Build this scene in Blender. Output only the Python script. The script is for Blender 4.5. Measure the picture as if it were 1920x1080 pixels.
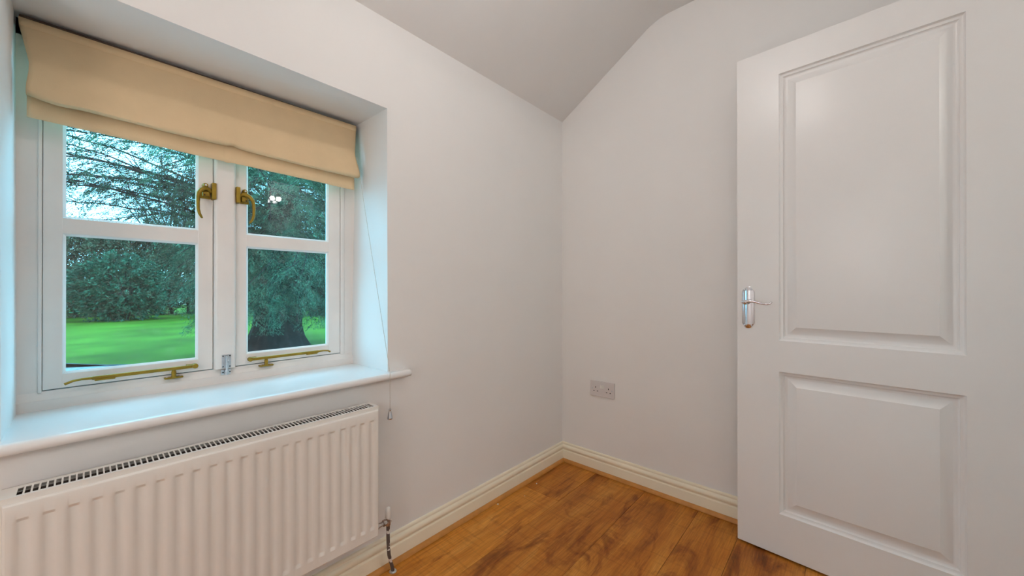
import bpy, bmesh, math, random
from mathutils import Vector, Matrix
import numpy as np
random.seed(7)
for o in list(bpy.data.objects):
    bpy.data.objects.remove(o)
S = bpy.context.scene
COL = S.collection

# ------------------------------------------------------------------ camera, sky, exposure
cam_d = bpy.data.cameras.new('camera')
cam = bpy.data.objects.new('camera', cam_d); COL.objects.link(cam)
cam_d.sensor_width = 36.0
cam_d.lens = 36.0 * 705.37 / 1920.0
cam_d.clip_start = 0.01; cam_d.clip_end = 200
CAM = Vector((-1.9371, -1.3012, 1.0438))
yaw, pitch = math.radians(41.51), math.radians(0.12)
Fv = Vector((math.cos(yaw)*math.cos(pitch), math.sin(yaw)*math.cos(pitch), math.sin(pitch)))
cam.location = CAM
cam.rotation_euler = Fv.to_track_quat('-Z', 'Y').to_euler()
S.camera = cam
S.view_settings.view_transform = 'Standard'
S.view_settings.look = 'None'
S.view_settings.exposure = 0.0
S.view_settings.gamma = 1.0
S.view_settings.use_curve_mapping = False

W = bpy.data.worlds.new('overcast_sky'); S.world = W
W.use_nodes = True
wn = W.node_tree.nodes; wl = W.node_tree.links
bg = wn['Background']
SKY = 7.5
bg.inputs['Strength'].default_value = SKY
tc = wn.new('ShaderNodeTexCoord'); sx = wn.new('ShaderNodeSeparateXYZ')
rp = wn.new('ShaderNodeValToRGB')
rp.color_ramp.elements[0].position = 0.0; rp.color_ramp.elements[0].color = (0.27, 0.74, 0.98, 1)
rp.color_ramp.elements[1].position = 0.6; rp.color_ramp.elements[1].color = (0.24, 0.71, 1.0, 1)
wl.new(tc.outputs['Generated'], sx.inputs[0]); wl.new(sx.outputs['Z'], rp.inputs[0])
wl.new(rp.outputs['Color'], bg.inputs['Color'])

BULB_POS = (-1.25, -0.88, 2.27)
BULB_E = 127.0
FILL_E = 8.7  # strength of the added fill lamp
HALL_E = 300.0

# ------------------------------------------------------------------ helpers
class MB:
    def __init__(self): self.bm = bmesh.new()
    def box(self, x0, x1, y0, y1, z0, z1, bevel=0.0, seg=2):
        b = bmesh.new()
        vs = [b.verts.new((x, y, z)) for x in (x0, x1) for y in (y0, y1) for z in (z0, z1)]
        for f in ((0,1,3,2),(4,6,7,5),(0,4,5,1),(2,3,7,6),(0,2,6,4),(1,5,7,3)):
            b.faces.new([vs[i] for i in f])
        if bevel: bmesh.ops.bevel(b, geom=list(b.edges), offset=bevel, segments=seg, affect='EDGES', profile=.5)
        self._merge(b); return self
    def _merge(self, b):
        bmesh.ops.recalc_face_normals(b, faces=list(b.faces))
        m = {}
        for v in b.verts: m[v] = self.bm.verts.new(v.co)
        for f in b.faces:
            nf = self.bm.faces.new([m[v] for v in f.verts]); nf.smooth = f.smooth
        b.free()
    def tube(self, pts, r, seg=12, cap=True, squash=None):
        b = bmesh.new(); pts = [Vector(p) for p in pts]; n = len(pts)
        if not hasattr(r, '__len__'): r = [r]*n
        up = None; rings = []
        for i, p in enumerate(pts):
            t = (pts[min(i+1, n-1)] - pts[max(i-1, 0)]).normalized()
            if up is None:
                up = Vector((0, 0, 1)) if abs(t.z) < .9 else Vector((0, 1, 0))
            a = t.cross(up).normalized(); c = a.cross(t).normalized(); up = c
            k = squash or (1, 1)
            rings.append([b.verts.new(p + (a*math.cos(2*math.pi*j/seg)*k[0] + c*math.sin(2*math.pi*j/seg)*k[1])*r[i]) for j in range(seg)])
        for i in range(n-1):
            for j in range(seg):
                f = b.faces.new((rings[i][j], rings[i][(j+1) % seg], rings[i+1][(j+1) % seg], rings[i+1][j])); f.smooth = True
        if cap:
            b.faces.new(rings[0]); b.faces.new(rings[-1])
        self._merge(b); return self
    def lathe(self, prof, center, axis='z', seg=24):
        """prof: list of (radius, height along axis)"""
        b = bmesh.new(); c = Vector(center); rings = []
        for r, h in prof:
            ring = []
            for j in range(seg):
                a = 2*math.pi*j/seg; u, v = r*math.cos(a), r*math.sin(a)
                d = {'z': (u, v, h), 'y': (u, h, v), 'x': (h, u, v)}[axis]
                ring.append(b.verts.new(c + Vector(d)))
            rings.append(ring)
        for i in range(len(prof)-1):
            for j in range(seg):
                f = b.faces.new((rings[i][j], rings[i][(j+1) % seg], rings[i+1][(j+1) % seg], rings[i+1][j])); f.smooth = True
        b.faces.new(rings[0]); b.faces.new(rings[-1])
        self._merge(b); return self
    def sweep(self, poly, a0, a1, axis='x', mitre=None):
        """poly: closed list of 2-D points in the plane across axis, extruded a0..a1.
        axis x -> (y,z), y -> (x,z), z -> (x,y)"""
        b = bmesh.new()
        def P(p, a):
            return {'x': (a, p[0], p[1]), 'y': (p[0], a, p[1]), 'z': (p[0], p[1], a)}[axis]
        r0 = [b.verts.new(P(p, a0(p) if callable(a0) else a0)) for p in poly]
        r1 = [b.verts.new(P(p, a1(p) if callable(a1) else a1)) for p in poly]
        n = len(poly)
        for i in range(n): b.faces.new((r0[i], r0[(i+1) % n], r1[(i+1) % n], r1[i]))
        b.faces.new(r0); b.faces.new(r1)
        self._merge(b); return self
    def faces(self, verts, faces, smooth=False):
        vs = [self.bm.verts.new(v) for v in verts]
        for f in faces:
            nf = self.bm.faces.new([vs[i] for i in f]); nf.smooth = smooth
        return self
    def build(self, name, mat, parent=None, smooth=False, local=False, angle=None):
        me = bpy.data.meshes.new(name)
        self.bm.to_mesh(me); self.bm.free()
        if smooth:
            for p in me.polygons: p.use_smooth = True
        if any(p.use_smooth for p in me.polygons): me.set_sharp_from_angle(angle=math.radians(42))
        o = bpy.data.objects.new(name, me); COL.objects.link(o)
        if mat: me.materials.append(mat)
        if parent:
            if not local:
                off = Vector((0, 0, 0)); q = parent
                while q: off += q.location; q = q.parent
                me.transform(Matrix.Translation(-off))
            o.parent = parent
        return o

def set_origin(o):
    """put the origin of a single-mesh thing at the middle of its base"""
    cs = [Vector(c) for c in o.bound_box]
    c = sum(cs, Vector())/8; c.z = min(v.z for v in cs)
    o.data.transform(Matrix.Translation(-c)); o.location = c
    return o

def empty(name, loc, rz=0.0):
    o = bpy.data.objects.new(name, None); COL.objects.link(o)
    o.location = loc; o.rotation_euler = (0, 0, rz); o.empty_display_size = .1
    return o

def tag(o, label=None, cat=None, group=None, kind=None):
    if label: o['label'] = label
    if cat: o['category'] = cat
    if group: o['group'] = group
    if kind: o['kind'] = kind
    return o

def mat(name, col, rough=.5, metal=0.0, var=0.04, scale=6.0, bump=0.0, bscale=200.0, spec=None, coat=0.0):
    m = bpy.data.materials.new(name); m.use_nodes = True
    n = m.node_tree.nodes; l = m.node_tree.links; p = n['Principled BSDF']
    p.inputs['Roughness'].default_value = rough; p.inputs['Metallic'].default_value = metal
    if spec is not None: p.inputs['Specular IOR Level'].default_value = spec
    if coat: p.inputs['Coat Weight'].default_value = coat; p.inputs['Coat Roughness'].default_value = .12
    t = n.new('ShaderNodeTexCoord'); nz = n.new('ShaderNodeTexNoise')
    nz.inputs['Scale'].default_value = scale; nz.inputs['Detail'].default_value = 4
    l.new(t.outputs['Object'], nz.inputs['Vector'])
    r = n.new('ShaderNodeValToRGB')
    r.color_ramp.elements[0].position = .3; r.color_ramp.elements[1].position = .7
    r.color_ramp.elements[0].color = (*[c*(1-var) for c in col], 1)
    r.color_ramp.elements[1].color = (*[min(1, c*(1+var)) for c in col], 1)
    l.new(nz.outputs['Fac'], r.inputs['Fac']); l.new(r.outputs['Color'], p.inputs['Base Color'])
    if bump:
        nb = n.new('ShaderNodeTexNoise'); nb.inputs['Scale'].default_value = bscale; nb.inputs['Detail'].default_value = 3
        l.new(t.outputs['Object'], nb.inputs['Vector'])
        b = n.new('ShaderNodeBump'); b.inputs['Strength'].default_value = bump; b.inputs['Distance'].default_value = .002
        l.new(nb.outputs['Fac'], b.inputs['Height']); l.new(b.outputs['Normal'], p.inputs['Normal'])
    return m

WALLC = (.885, .870, .850)
M = {}
M['wall'] = mat('matt_wall_paint', WALLC, .75, var=.012, scale=3, bump=.12, bscale=60, spec=.25)
M['ceiling'] = mat('matt_ceiling_paint', (.86, .85, .835), .85, var=.012, scale=3, bump=.08, bscale=60, spec=.15)
M['gloss'] = mat('white_gloss_paint', (.87, .855, .835), .28, var=.012, scale=5, bump=.03, bscale=25)
M['frame'] = mat('window_frame_paint', (.89, .825, .775), .35, var=.03, scale=9, bump=.08, bscale=40)
M['sill'] = mat('sill_gloss_paint', (.88, .87, .855), .16, var=.01, scale=4, bump=.03, bscale=14)
M['door'] = mat('door_paint', (.87, .855, .84), .31, var=.01, scale=5, bump=.05, bscale=70)
M['cream'] = mat('cream_gloss_paint', (.94, .86, .68), .28, var=.02, scale=8, bump=.03, bscale=30)
M['radiator'] = mat('radiator_enamel', (.87, .835, .78), .32, var=.01, scale=5)
M['void'] = mat('radiator_slot_shade', (.10, .075, .06), .8, var=.2, scale=40)  # dark tone standing in for shade behind the grille slots
M['fabric'] = mat('cream_blind_fabric', (.82, .615, .375), .9, var=.03, scale=14, bump=.25, bscale=420, spec=.1)
M['dark_wood'] = mat('dark_batten', (.10, .06, .04), .7, var=.2, scale=20)
M['brass'] = mat('aged_brass', (.32, .205, .022), .45, metal=.6, var=.15, scale=60)
M['steel'] = mat('zinc_plated_steel', (.62, .66, .70), .28, metal=1.0, var=.12, scale=90)
M['chrome'] = mat('polished_chrome', (.64, .65, .69), .09, metal=1.0, var=.02, scale=20)
M['dark'] = mat('dark_recess', (.02, .018, .017), .7, var=.2, scale=60)
M['plastic'] = mat('grey_white_plastic', (.74, .70, .69), .33, var=.01, scale=20)
M['white_plastic'] = mat('white_plastic', (.86, .84, .80), .4, var=.01, scale=20)
M['cord'] = mat('cord', (.66, .62, .56), .8, var=.1, scale=300)
M['oak_trim'] = None
M['bark'] = mat('yew_bark', (.022, .017, .016), .95, var=.5, scale=7, bump=.8, bscale=12, spec=.08)
M['crumb'] = mat('white_plaster', (.9, .88, .84), .9, var=.05, scale=200)
M['gravel'] = mat('pale_gravel', (.25, .25, .24), .95, var=.25, scale=35, bump=.5, bscale=60, spec=.1)
M['edging'] = mat('dark_edging', (.03, .04, .045), .8, var=.3, scale=20)
M['stone'] = mat('pale_garden_wall', (.62, .60, .56), .9, var=.3, scale=1.6, bump=.4, bscale=8)
M['hall'] = mat('hall_wall_paint', (.87, .855, .83), .8, var=.01, scale=3)

def emission(name, col, e):
    m = bpy.data.materials.new(name); m.use_nodes = True
    n = m.node_tree.nodes; l = m.node_tree.links; p = n['Principled BSDF']
    p.inputs['Base Color'].default_value = (.9, .9, .85, 1)
    p.inputs['Emission Color'].default_value = (*col, 1); p.inputs['Emission Strength'].default_value = e
    return m
LAMP = (1.0, .950, .926)
M['bulb'] = emission('lit_bulb', LAMP, BULB_E)
M['globe'] = emission('fill_lamp_glow', (1.0, .950, .926), FILL_E)  # glow of the added fill globe
M['hall_bulb'] = emission('lit_hall_bulb', (1.0, .905, .82), HALL_E)

def glass_mat():
    m = bpy.data.materials.new('window_glass'); m.use_nodes = True
    n = m.node_tree.nodes; l = m.node_tree.links; n.clear()
    out = n.new('ShaderNodeOutputMaterial'); mix = n.new('ShaderNodeMixShader')
    tr = n.new('ShaderNodeBsdfTransparent'); gl = n.new('ShaderNodeBsdfGlossy')
    tr.inputs['Color'].default_value = (.94, .97, .98, 1); gl.inputs['Roughness'].default_value = .01
    lw = n.new('ShaderNodeLayerWeight'); pw = n.new('ShaderNodeMath'); pw.operation = 'POWER'; pw.inputs[1].default_value = 5
    fr = n.new('ShaderNodeMath'); fr.operation = 'MULTIPLY_ADD'; fr.inputs[1].default_value = .95; fr.inputs[2].default_value = .045
    l.new(lw.outputs['Facing'], pw.inputs[0]); l.new(pw.outputs[0], fr.inputs[0])
    # faint grime gathered at the foot of the panes
    nz = n.new('ShaderNodeTexNoise'); nz.inputs['Scale'].default_value = 25; nz.inputs['Detail'].default_value = 6
    df = n.new('ShaderNodeBsdfDiffuse'); df.inputs['Color'].default_value = (.75, .8, .8, 1)
    mr = n.new('ShaderNodeMapRange'); mr.inputs['From Min'].default_value = .55; mr.inputs['From Max'].default_value = .8
    mr.inputs['To Max'].default_value = .05
    m2 = n.new('ShaderNodeMixShader'); t = n.new('ShaderNodeTexCoord')
    l.new(t.outputs['Object'], nz.inputs['Vector']); l.new(nz.outputs['Fac'], mr.inputs['Value'])
    l.new(fr.outputs[0], mix.inputs[0]); l.new(tr.outputs[0], mix.inputs[1]); l.new(gl.outputs[0], mix.inputs[2])
    l.new(mr.outputs[0], m2.inputs[0]); l.new(mix.outputs[0], m2.inputs[1]); l.new(df.outputs[0], m2.inputs[2])
    l.new(m2.outputs[0], out.inputs[0])
    return m
M['glass'] = glass_mat()

def wood_mat(name, planks=True):
    m = bpy.data.materials.new(name); m.use_nodes = True
    n = m.node_tree.nodes; l = m.node_tree.links; p = n['Principled BSDF']
    p.inputs['Roughness'].default_value = .40; p.inputs['Specular IOR Level'].default_value = .32
    t = n.new('ShaderNodeTexCoord'); geo = n.new('ShaderNodeNewGeometry')
    # shift the grain on each board
    off = n.new('ShaderNodeVectorMath'); off.operation = 'SCALE'; off.inputs['Scale'].default_value = 1.0
    comb = n.new('ShaderNodeCombineXYZ'); mul = n.new('ShaderNodeMath'); mul.operation = 'MULTIPLY'; mul.inputs[1].default_value = 37.0
    l.new(geo.outputs['Random Per Island'], mul.inputs[0])
    for i in range(3): l.new(mul.outputs[0], comb.inputs[i])
    add = n.new('ShaderNodeVectorMath'); add.operation = 'ADD'
    l.new(t.outputs['Object'], add.inputs[0]); l.new(comb.outputs[0], add.inputs[1])
    def noise(sc, scale, detail, rough=.55, dist=0.0):
        mp = n.new('ShaderNodeMapping'); mp.inputs['Scale'].default_value = sc
        nz = n.new('ShaderNodeTexNoise'); nz.inputs['Scale'].default_value = scale
        nz.inputs['Detail'].default_value = detail; nz.inputs['Roughness'].default_value = rough
        nz.inputs['Distortion'].default_value = dist
        l.new(add.outputs[0], mp.inputs['Vector']); l.new(mp.outputs[0], nz.inputs['Vector'])
        return nz
    def ramp(src, stops):
        r = n.new('ShaderNodeValToRGB'); e = r.color_ramp.elements
        while len(e) < len(stops): e.new(.5)
        for el, (pos, c) in zip(e, stops): el.position = pos; el.color = (*c, 1)
        l.new(src, r.inputs['Fac']); return r
    def mixc(a, b, fac, mode='MIX'):
        x = n.new('ShaderNodeMix'); x.data_type = 'RGBA'; x.blend_type = mode
        if isinstance(fac, float): x.inputs['Factor'].default_value = fac
        else: l.new(fac, x.inputs['Factor'])
        l.new(a, x.inputs[6]); l.new(b, x.inputs[7]); return x
    base = ramp(noise((1.0, 5.0, 5.0), 2.4, 6, .6, .6).outputs['Fac'],
                [(.25, (.30, .088, .010)), (.42, (.52, .175, .018)), (.57, (.64, .255, .034)), (.78, (.78, .38, .08))])
    fine = ramp(noise((2.2, 60.0, 60.0), 3.0, 5, .65, .3).outputs['Fac'], [(.30, (.60, .55, .50)), (.62, (1.08, 1.08, 1.08))])
    c = mixc(base.outputs[0], fine.outputs[0], .75, 'MULTIPLY')
    # dark knots and smoky patches
    kn = ramp(noise((1.6, 4.6, 4.6), 1.9, 6, .62, .9).outputs['Fac'], [(.53, (1, 1, 1)), (.61, (.58, .45, .38)), (.70, (.24, .17, .13))])
    c = mixc(c.outputs[2], kn.outputs[0], .85, 'MULTIPLY')
    # cross-cut saw marks
    saw = ramp(noise((30.0, 3.0, 3.0), 2.0, 3, .55, .2).outputs['Fac'], [(.52, (1, 1, 1)), (.64, (.66, .60, .55))])
    c = mixc(c.outputs[2], saw.outputs[0], .38, 'MULTIPLY')
    tone = ramp(geo.outputs['Random Per Island'], [(0, (.84, .80, .78)), (1, (1.10, 1.12, 1.14))])
    c = mixc(c.outputs[2], tone.outputs[0], 1.0 if planks else .0, 'MULTIPLY')
    l.new(c.outputs[2], p.inputs['Base Color'])
    b = n.new('ShaderNodeBump'); b.inputs['Strength'].default_value = .25; b.inputs['Distance'].default_value = .0015
    l.new(fine.outputs[0], b.inputs['Height']); l.new(b.outputs[0], p.inputs['Normal'])
    return m
M['floor'] = wood_mat('oak_laminate_boards')
M['oak_trim'] = mat('oak_beading', (.55, .235, .05), .4, var=.12, scale=30)

def chipped_mat():
    m = mat('chipped_painted_pipe', (.8, .78, .74), .4, var=.02)
    n = m.node_tree.nodes; l = m.node_tree.links; p = n['Principled BSDF']
    nz = n.new('ShaderNodeTexNoise'); nz.inputs['Scale'].default_value = 24; nz.inputs['Detail'].default_value = 3
    t = n.new('ShaderNodeTexCoord'); l.new(t.outputs['Object'], nz.inputs['Vector'])
    r = n.new('ShaderNodeValToRGB'); r.color_ramp.interpolation = 'CONSTANT'
    r.color_ramp.elements[0].color = (.11, .09, .085, 1); r.color_ramp.elements[1].position = .56
    r.color_ramp.elements[1].color = (.80, .77, .74, 1)
    l.new(nz.outputs['Fac'], r.inputs['Fac']); l.new(r.outputs[0], p.inputs['Base Color'])
    return m
M['pipe'] = chipped_mat()

def leaf_mat(name, dark, light, clump=3.0):
    m = bpy.data.materials.new(name); m.use_nodes = True
    n = m.node_tree.nodes; l = m.node_tree.links; p = n['Principled BSDF']
    p.inputs['Roughness'].default_value = .8; p.inputs['Specular IOR Level'].default_value = .12
    g = n.new('ShaderNodeNewGeometry'); r = n.new('ShaderNodeValToRGB')
    r.color_ramp.elements[0].color = (*dark, 1); r.color_ramp.elements[1].color = (*light, 1)
    # tone varies from leaf to leaf; broad noise paints in lit and shaded clumps
    t = n.new('ShaderNodeTexCoord'); nz = n.new('ShaderNodeTexNoise'); nz.inputs['Scale'].default_value = clump; nz.inputs['Detail'].default_value = 3
    l.new(t.outputs['Object'], nz.inputs['Vector'])
    mr = n.new('ShaderNodeMapRange'); mr.inputs['From Min'].default_value = .42; mr.inputs['From Max'].default_value = .62
    l.new(nz.outputs['Fac'], mr.inputs['Value'])
    mx = n.new('ShaderNodeMix'); mx.inputs['Factor'].default_value = .6
    l.new(g.outputs['Random Per Island'], mx.inputs[2]); l.new(mr.outputs[0], mx.inputs[3])
    l.new(mx.outputs[0], r.inputs['Fac']); l.new(r.outputs[0], p.inputs['Base Color'])
    return m
M['yew'] = leaf_mat('yew_needles', (.004, .022, .014), (.090, .200, .115), 3.6)
M['hedge'] = leaf_mat('evergreen_leaves', (.014, .024, .013), (.140, .140, .082), 1.6)
M['laurel'] = leaf_mat('laurel_leaves', (.006, .034, .020), (.045, .135, .078))
M['canopy'] = leaf_mat('canopy_leaves', (.024, .032, .020), (.100, .104, .066))
M['grassblade'] = leaf_mat('grass_blades', (.04, .20, .03), (.12, .40, .07))

def lawn_mat():
    m = mat('mown_lawn', (.058, .118, .008), .9, var=.35, scale=.8, bump=.6, bscale=30, spec=.08)
    return m
M['lawn'] = lawn_mat()

# ------------------------------------------------------------------ the room
D = 0.2693                 # depth of the window frame's face inside the reveal
YR = -1.742                # wall with the doorway
XF = -3.25                 # wall behind the camera
def prof_ceiling():
    pts = [(0.0, 2.068)]
    a, b = Vector((0.0, 2.068)), Vector((-.579, 2.430))
    c = Vector((YR, 2.452))
    d1 = (a-b).normalized(); d2 = (c-b).normalized()
    p0 = b + d1*.075; p2 = b + d2*.075
    for i in range(9):
        t = i/8; pts.append(tuple(p0*(1-t)**2 + b*2*t*(1-t) + p2*t*t))
    pts.append((YR, 2.452))
    return pts
CP = prof_ceiling()

# floor boards
mb = MB()
seams = [.45, .20, -.03+.02, -.245, -.53, -.785, -.963, -1.19, -1.44, -1.63, -1.85, -2.1, -2.35, -2.6, -2.85]
seams = [s for s in seams if s <= .02]
joints = [(-1.95, -.4), (-2.5, -1.32), (-1.75, .3), (-2.35, -1.05), (-1.62, .3), (-2.2, -.75), (-1.5, .3), (-2.6, -1.2), (-1.9, -.6), (-2.3, -1.0), (-1.7, -.5), (-2.2, -.8)]
g = .0007
for i in range(len(seams)-1):
    y1, y0 = seams[i]-g, seams[i+1]+g
    xs = [XF-.05] + sorted(j for j in joints[i % len(joints)] if j < .2) + [.32]
    for k in range(len(xs)-1):
        mb.box(xs[k]+g, xs[k+1]-g, y0, y1, -.012, 0.0)
fl = mb.build('floor', M['floor']); tag(fl, 'orange brown wood laminate floor with dark knots', 'floor', kind='structure')
mb = MB().box(XF-.1, .4, -2.95, .45, -.25, -.0125)
sub = mb.build('trim_1', M['dark']); tag(sub, 'dark underlay beneath the wooden floor', 'floor', kind='structure')

# window wall with its splayed reveal (corners back from the photograph)
h_in = [(-2.0545, -.0, .7265), (-1.1794, 0, .7265), (-1.1825, 0, 1.7290), (-2.0575, 0, 1.7335)]
h_fr = [(-2.0545, D, .7265), (-1.1915, D, .7265), (-1.1745, D, 1.7420), (-2.0580, D, 1.7330)]
h_out = [(-2.0545, .44, .7265), (-1.1915, .44, .7265), (-1.1745, .44, 1.7420), (-2.0580, .44, 1.7330)]
x0, x1, zt = XF-.1, .1, 2.068
o_in = [(x0, 0, -.05), (x1, 0, -.05), (x1, 0, zt+.06), (x0, 0, zt+.06)]
o_out = [(x, .44, z) for x, _, z in o_in]
V = h_in + h_fr + h_out + o_in + o_out
Fc = []
for i in range(4):
    j = (i+1) % 4
    Fc += [(12+i, 12+j, j, i), (i, j, 4+j, 4+i), (4+i, 4+j, 8+j, 8+i), (8+i, 8+j, 16+j, 16+i), (16+i, 16+j, 12+j, 12+i)]
mb = MB(); mb.faces(V, Fc); bmesh.ops.recalc_face_normals(mb.bm, faces=list(mb.bm.faces))
wl_ = mb.build('wall_left', M['wall']); tag(wl_, 'white wall with the deep window recess', 'wall', kind='structure')

# gable wall behind the door, following the slope of the ceiling
poly = [(0.0, -.05)] + [(y, z+.03) for y, z in CP] + [(YR, -.05)]
mb = MB().sweep(poly, 0.0, .12, 'x')
tag(mb.build('wall_back', M['wall']), 'white end wall under the sloping ceiling', 'wall', kind='structure')
# wall with the doorway (right of the frame) and the wall behind the camera
dx0, dx1, dz = -.962, -.182, 2.005
mb = MB().box(XF, dx0, YR-.11, YR, -.05, 2.5).box(dx1, 0.0, YR-.11, YR, -.05, 2.5).box(dx0, dx1, YR-.11, YR, dz, 2.5)
tag(mb.build('wall_right', M['wall']), 'white wall holding the doorway', 'wall', kind='structure')
poly = [(0.0, -.05)] + [(y, z+.03) for y, z in CP] + [(YR-.11, 2.48), (YR-.11, -.05)]
mb = MB().sweep(poly, XF-.1, XF, 'x')
tag(mb.build('wall_front', M['wall']), 'white wall behind the viewpoint', 'wall', kind='structure')
# ceiling: eaves slope rolling into the flat
poly = CP + [(YR-.11, 2.452), (YR-.11, 2.52)] + [(y+.03 if y > -.4 else y, z+.08) for y, z in reversed(CP)]
mb = MB().sweep(poly, XF-.1, .12, 'x')
ce = mb.build('ceiling', M['ceiling']); tag(ce, 'pale ceiling sloping down to the window wall', 'ceiling', kind='structure')
for p in ce.data.polygons: p.use_smooth = abs(p.normal.x) < .5
ce.data.set_sharp_from_angle(angle=math.radians(30))
# landing beyond the doorway
mb = MB().box(XF, .42, -2.92, -2.80, -.05, 2.5).box(.30, .42, -2.80, YR-.11, -.05, 2.5).box(XF-.12, XF, -2.92, YR-.11, -.05, 2.5)
mb.box(XF-.12, .42, -2.92, YR-.11, 2.45, 2.55)
tag(mb.build('wall_landing', M['hall']), 'white landing walls beyond the doorway', 'wall', kind='structure')
# door lining
mb = MB()
mb.box(dx0, dx0+.022, YR-.115, YR+.004, 0, dz, .002).box(dx1-.0, dx1+.022, YR-.115, YR+.004, 0, dz, .002).box(dx0, dx1+.022, YR-.115, YR+.004, dz-.006, dz+.016, .002)
tag(mb.build('trim_2', M['gloss']), 'white door lining around the doorway', 'door frame', kind='structure')

# skirting boards (profile: distance from wall, height) and oak beading
SK = [(0, 0), (.018, 0), (.018, .060), (.0172, .0635), (.0150, .0650), (.0118, .0662), (.0112, .0690), (.0128, .0720),
      (.0158, .0760), (.0170, .0810), (.0166, .0860), (.0148, .0905), (.0118, .0945), (.0090, .0962), (.0082, .0990),
      (.0092, .1020), (.0088, .1060), (.0068, .1090), (.0040, .1102), (0, .1105)]
QU = [(.018, .0015), (.033, .0015), (.0325, .004), (.0308, .009), (.0275, .0135), (.0230, .0165), (.018, .018)]
def skirting(name, prof, mt, side, label):
    mb = MB()
    if side == 'left': mb.sweep([(-t, z) for t, z in prof], XF, lambda p: p[0], 'x')
    else: mb.sweep([(-t, z) for t, z in prof], YR, lambda p: p[0], 'y')
    o = mb.build(name, mt); tag(o, label, 'skirting' if 'base' in name else 'beading', kind='structure')
    for p in o.data.polygons: p.use_smooth = True
    o.data.set_sharp_from_angle(angle=math.radians(32))
    return o
skirting('baseboard_left', SK, M['cream'], 'left', 'cream moulded skirting board under the window wall')
skirting('baseboard_back', SK, M['cream'], 'back', 'cream moulded skirting board along the end wall')
skirting('trim_3', QU, M['oak_trim'], 'left', 'oak quadrant beading along the window wall')
skirting('trim_4', QU, M['oak_trim'], 'back', 'oak quadrant beading along the end wall')
mb = MB().box(XF, dx0-.05, YR, YR+.016, 0, .11, .003)
tag(mb.build('baseboard_right', M['cream']), 'cream skirting board beside the doorway', 'skirting', kind='structure')

# ------------------------------------------------------------------ window
win = empty('window_1', (-1.62, D, .728)); tag(win, 'white painted casement window with two four-pane lights', 'window', kind='structure')
win['label'] = 'white painted wooden window with two casements and brass fittings'
ZT = 1.745
def wpart(mb, name, mt, parent=None, **k): return mb.build(name, mt, parent or win, **k)
# outer frame: jambs, head, stepped sill piece
mb = MB()
mb.box(-2.062, -2.0155, D, D+.07, .735, ZT, .0015)
mb.box(-2.022, -2.0148, D-.0045, D+.02, .772, 1.70, .002)            # bead on the left jamb
mb.box(-1.2395, -1.168, D, D+.07, .735, ZT, .0015)
mb.box(-1.2405, -1.2245, D-.0045, D+.02, .772, 1.70, .002)
mb.box(-2.062, -1.168, D, D+.07, 1.69, ZT, .0015)
mb.box(-1.657, -1.602, D+.005, D+.07, .76, 1.70, .0015)
mb.sweep([(D-.012, .7265), (D-.012, .7535), (D-.010, .7555), (D-.003, .7665), (D+.0005, .7755), (D+.07, .7755), (D+.07, .7265)], -2.062, -1.168, 'x')
wpart(mb, 'frame', M['frame'])
# sill board
mb = MB()
prof = [(D+.02, .7285), (-.020, .7285)]
for i in range(9):
    a = math.pi/2 - math.pi*i/8; prof.append((-.026 - .0125*math.cos(a), .716 + .0125*math.sin(a)))
prof += [(-.015, .7035), (0.0, .7035), (0.001, .7035), (D+.02, .7035)]
b_ = bmesh.new()
mb.sweep([p for p in prof if p[0] <= .0015] + [(0.0015, .7285)], -2.145, -1.0985, 'x')
mb.sweep([(.001, .7285), (.001, .7035), (D+.02, .7035), (D+.02, .7285)], -2.058, -1.178, 'x')
si = wpart(mb, 'sill', M['sill']); si['label'] = 'glossy white window sill board with rounded nose'
for p in si.data.polygons: p.use_smooth = True
si.data.set_sharp_from_angle(angle=math.radians(35))
# casements
def casement(xa, xb, ga, gb):
    za, zb = .7785, 1.700
    g1a, g1b, g2a, g2b = .8165, 1.1910, 1.2345, 1.665
    mb = MB()
    f0, f1 = D-.003, D+.046
    fm, q = D+.010, .009                       # behind the glass line the rebate steps back
    mb.box(xa, ga, f0, fm, za, zb, .0022); mb.box(gb, xb, f0, fm, za, zb, .0022)
    for z0, z1 in ((za, g1a), (g1b, g2a), (g2b, zb)): mb.box(ga-.003, gb+.003, f0+.0006, fm, z0, z1, .0022)
    mb.box(xa, ga-q, fm-.001, f1, za, zb, .001); mb.box(gb+q, xb, fm-.001, f1, za, zb, .001)
    for z0, z1 in ((za, g1a-q), (g1b+q, g2a-q), (g2b+q, zb)): mb.box(ga-q, gb+q, fm-.0012, f1-.001, z0, z1, .001)
    # glazing beads, a sloping strip round each opening
    for z0, z1 in ((g1a, g1b), (g2a, g2b)):
        w, y0, y1 = .0050, D-.0015, D+.0045
        a = [(ga, z0), (gb, z0), (gb, z1), (ga, z1)]; b = [(ga+w, z0+w), (gb-w, z0+w), (gb-w, z1-w), (ga+w, z1-w)]
        V = [(x, y0, z) for x, z in a] + [(x, y1, z) for x, z in b] + [(x, y1+.002, z) for x, z in b]
        F_ = [(i, (i+1) % 4, 4+(i+1) % 4, 4+i) for i in range(4)] + [(4+i, 4+(i+1) % 4, 8+(i+1) % 4, 8+i) for i in range(4)]
        mb.faces(V, F_)
    c = wpart(mb, 'casement', M['frame'])
    for z0, z1 in ((g1a, g1b), (g2a, g2b)):
        p = MB(); p.box(ga, gb, D+.0055, D+.0095, z0, z1)
        pane = wpart(p, 'glass_pane', M['glass'], c)
    return c
casement(-2.0140, -1.6602, -1.9795, -1.6995)
casement(-1.5994, -1.2415, -1.5665, -1.2890)
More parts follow.
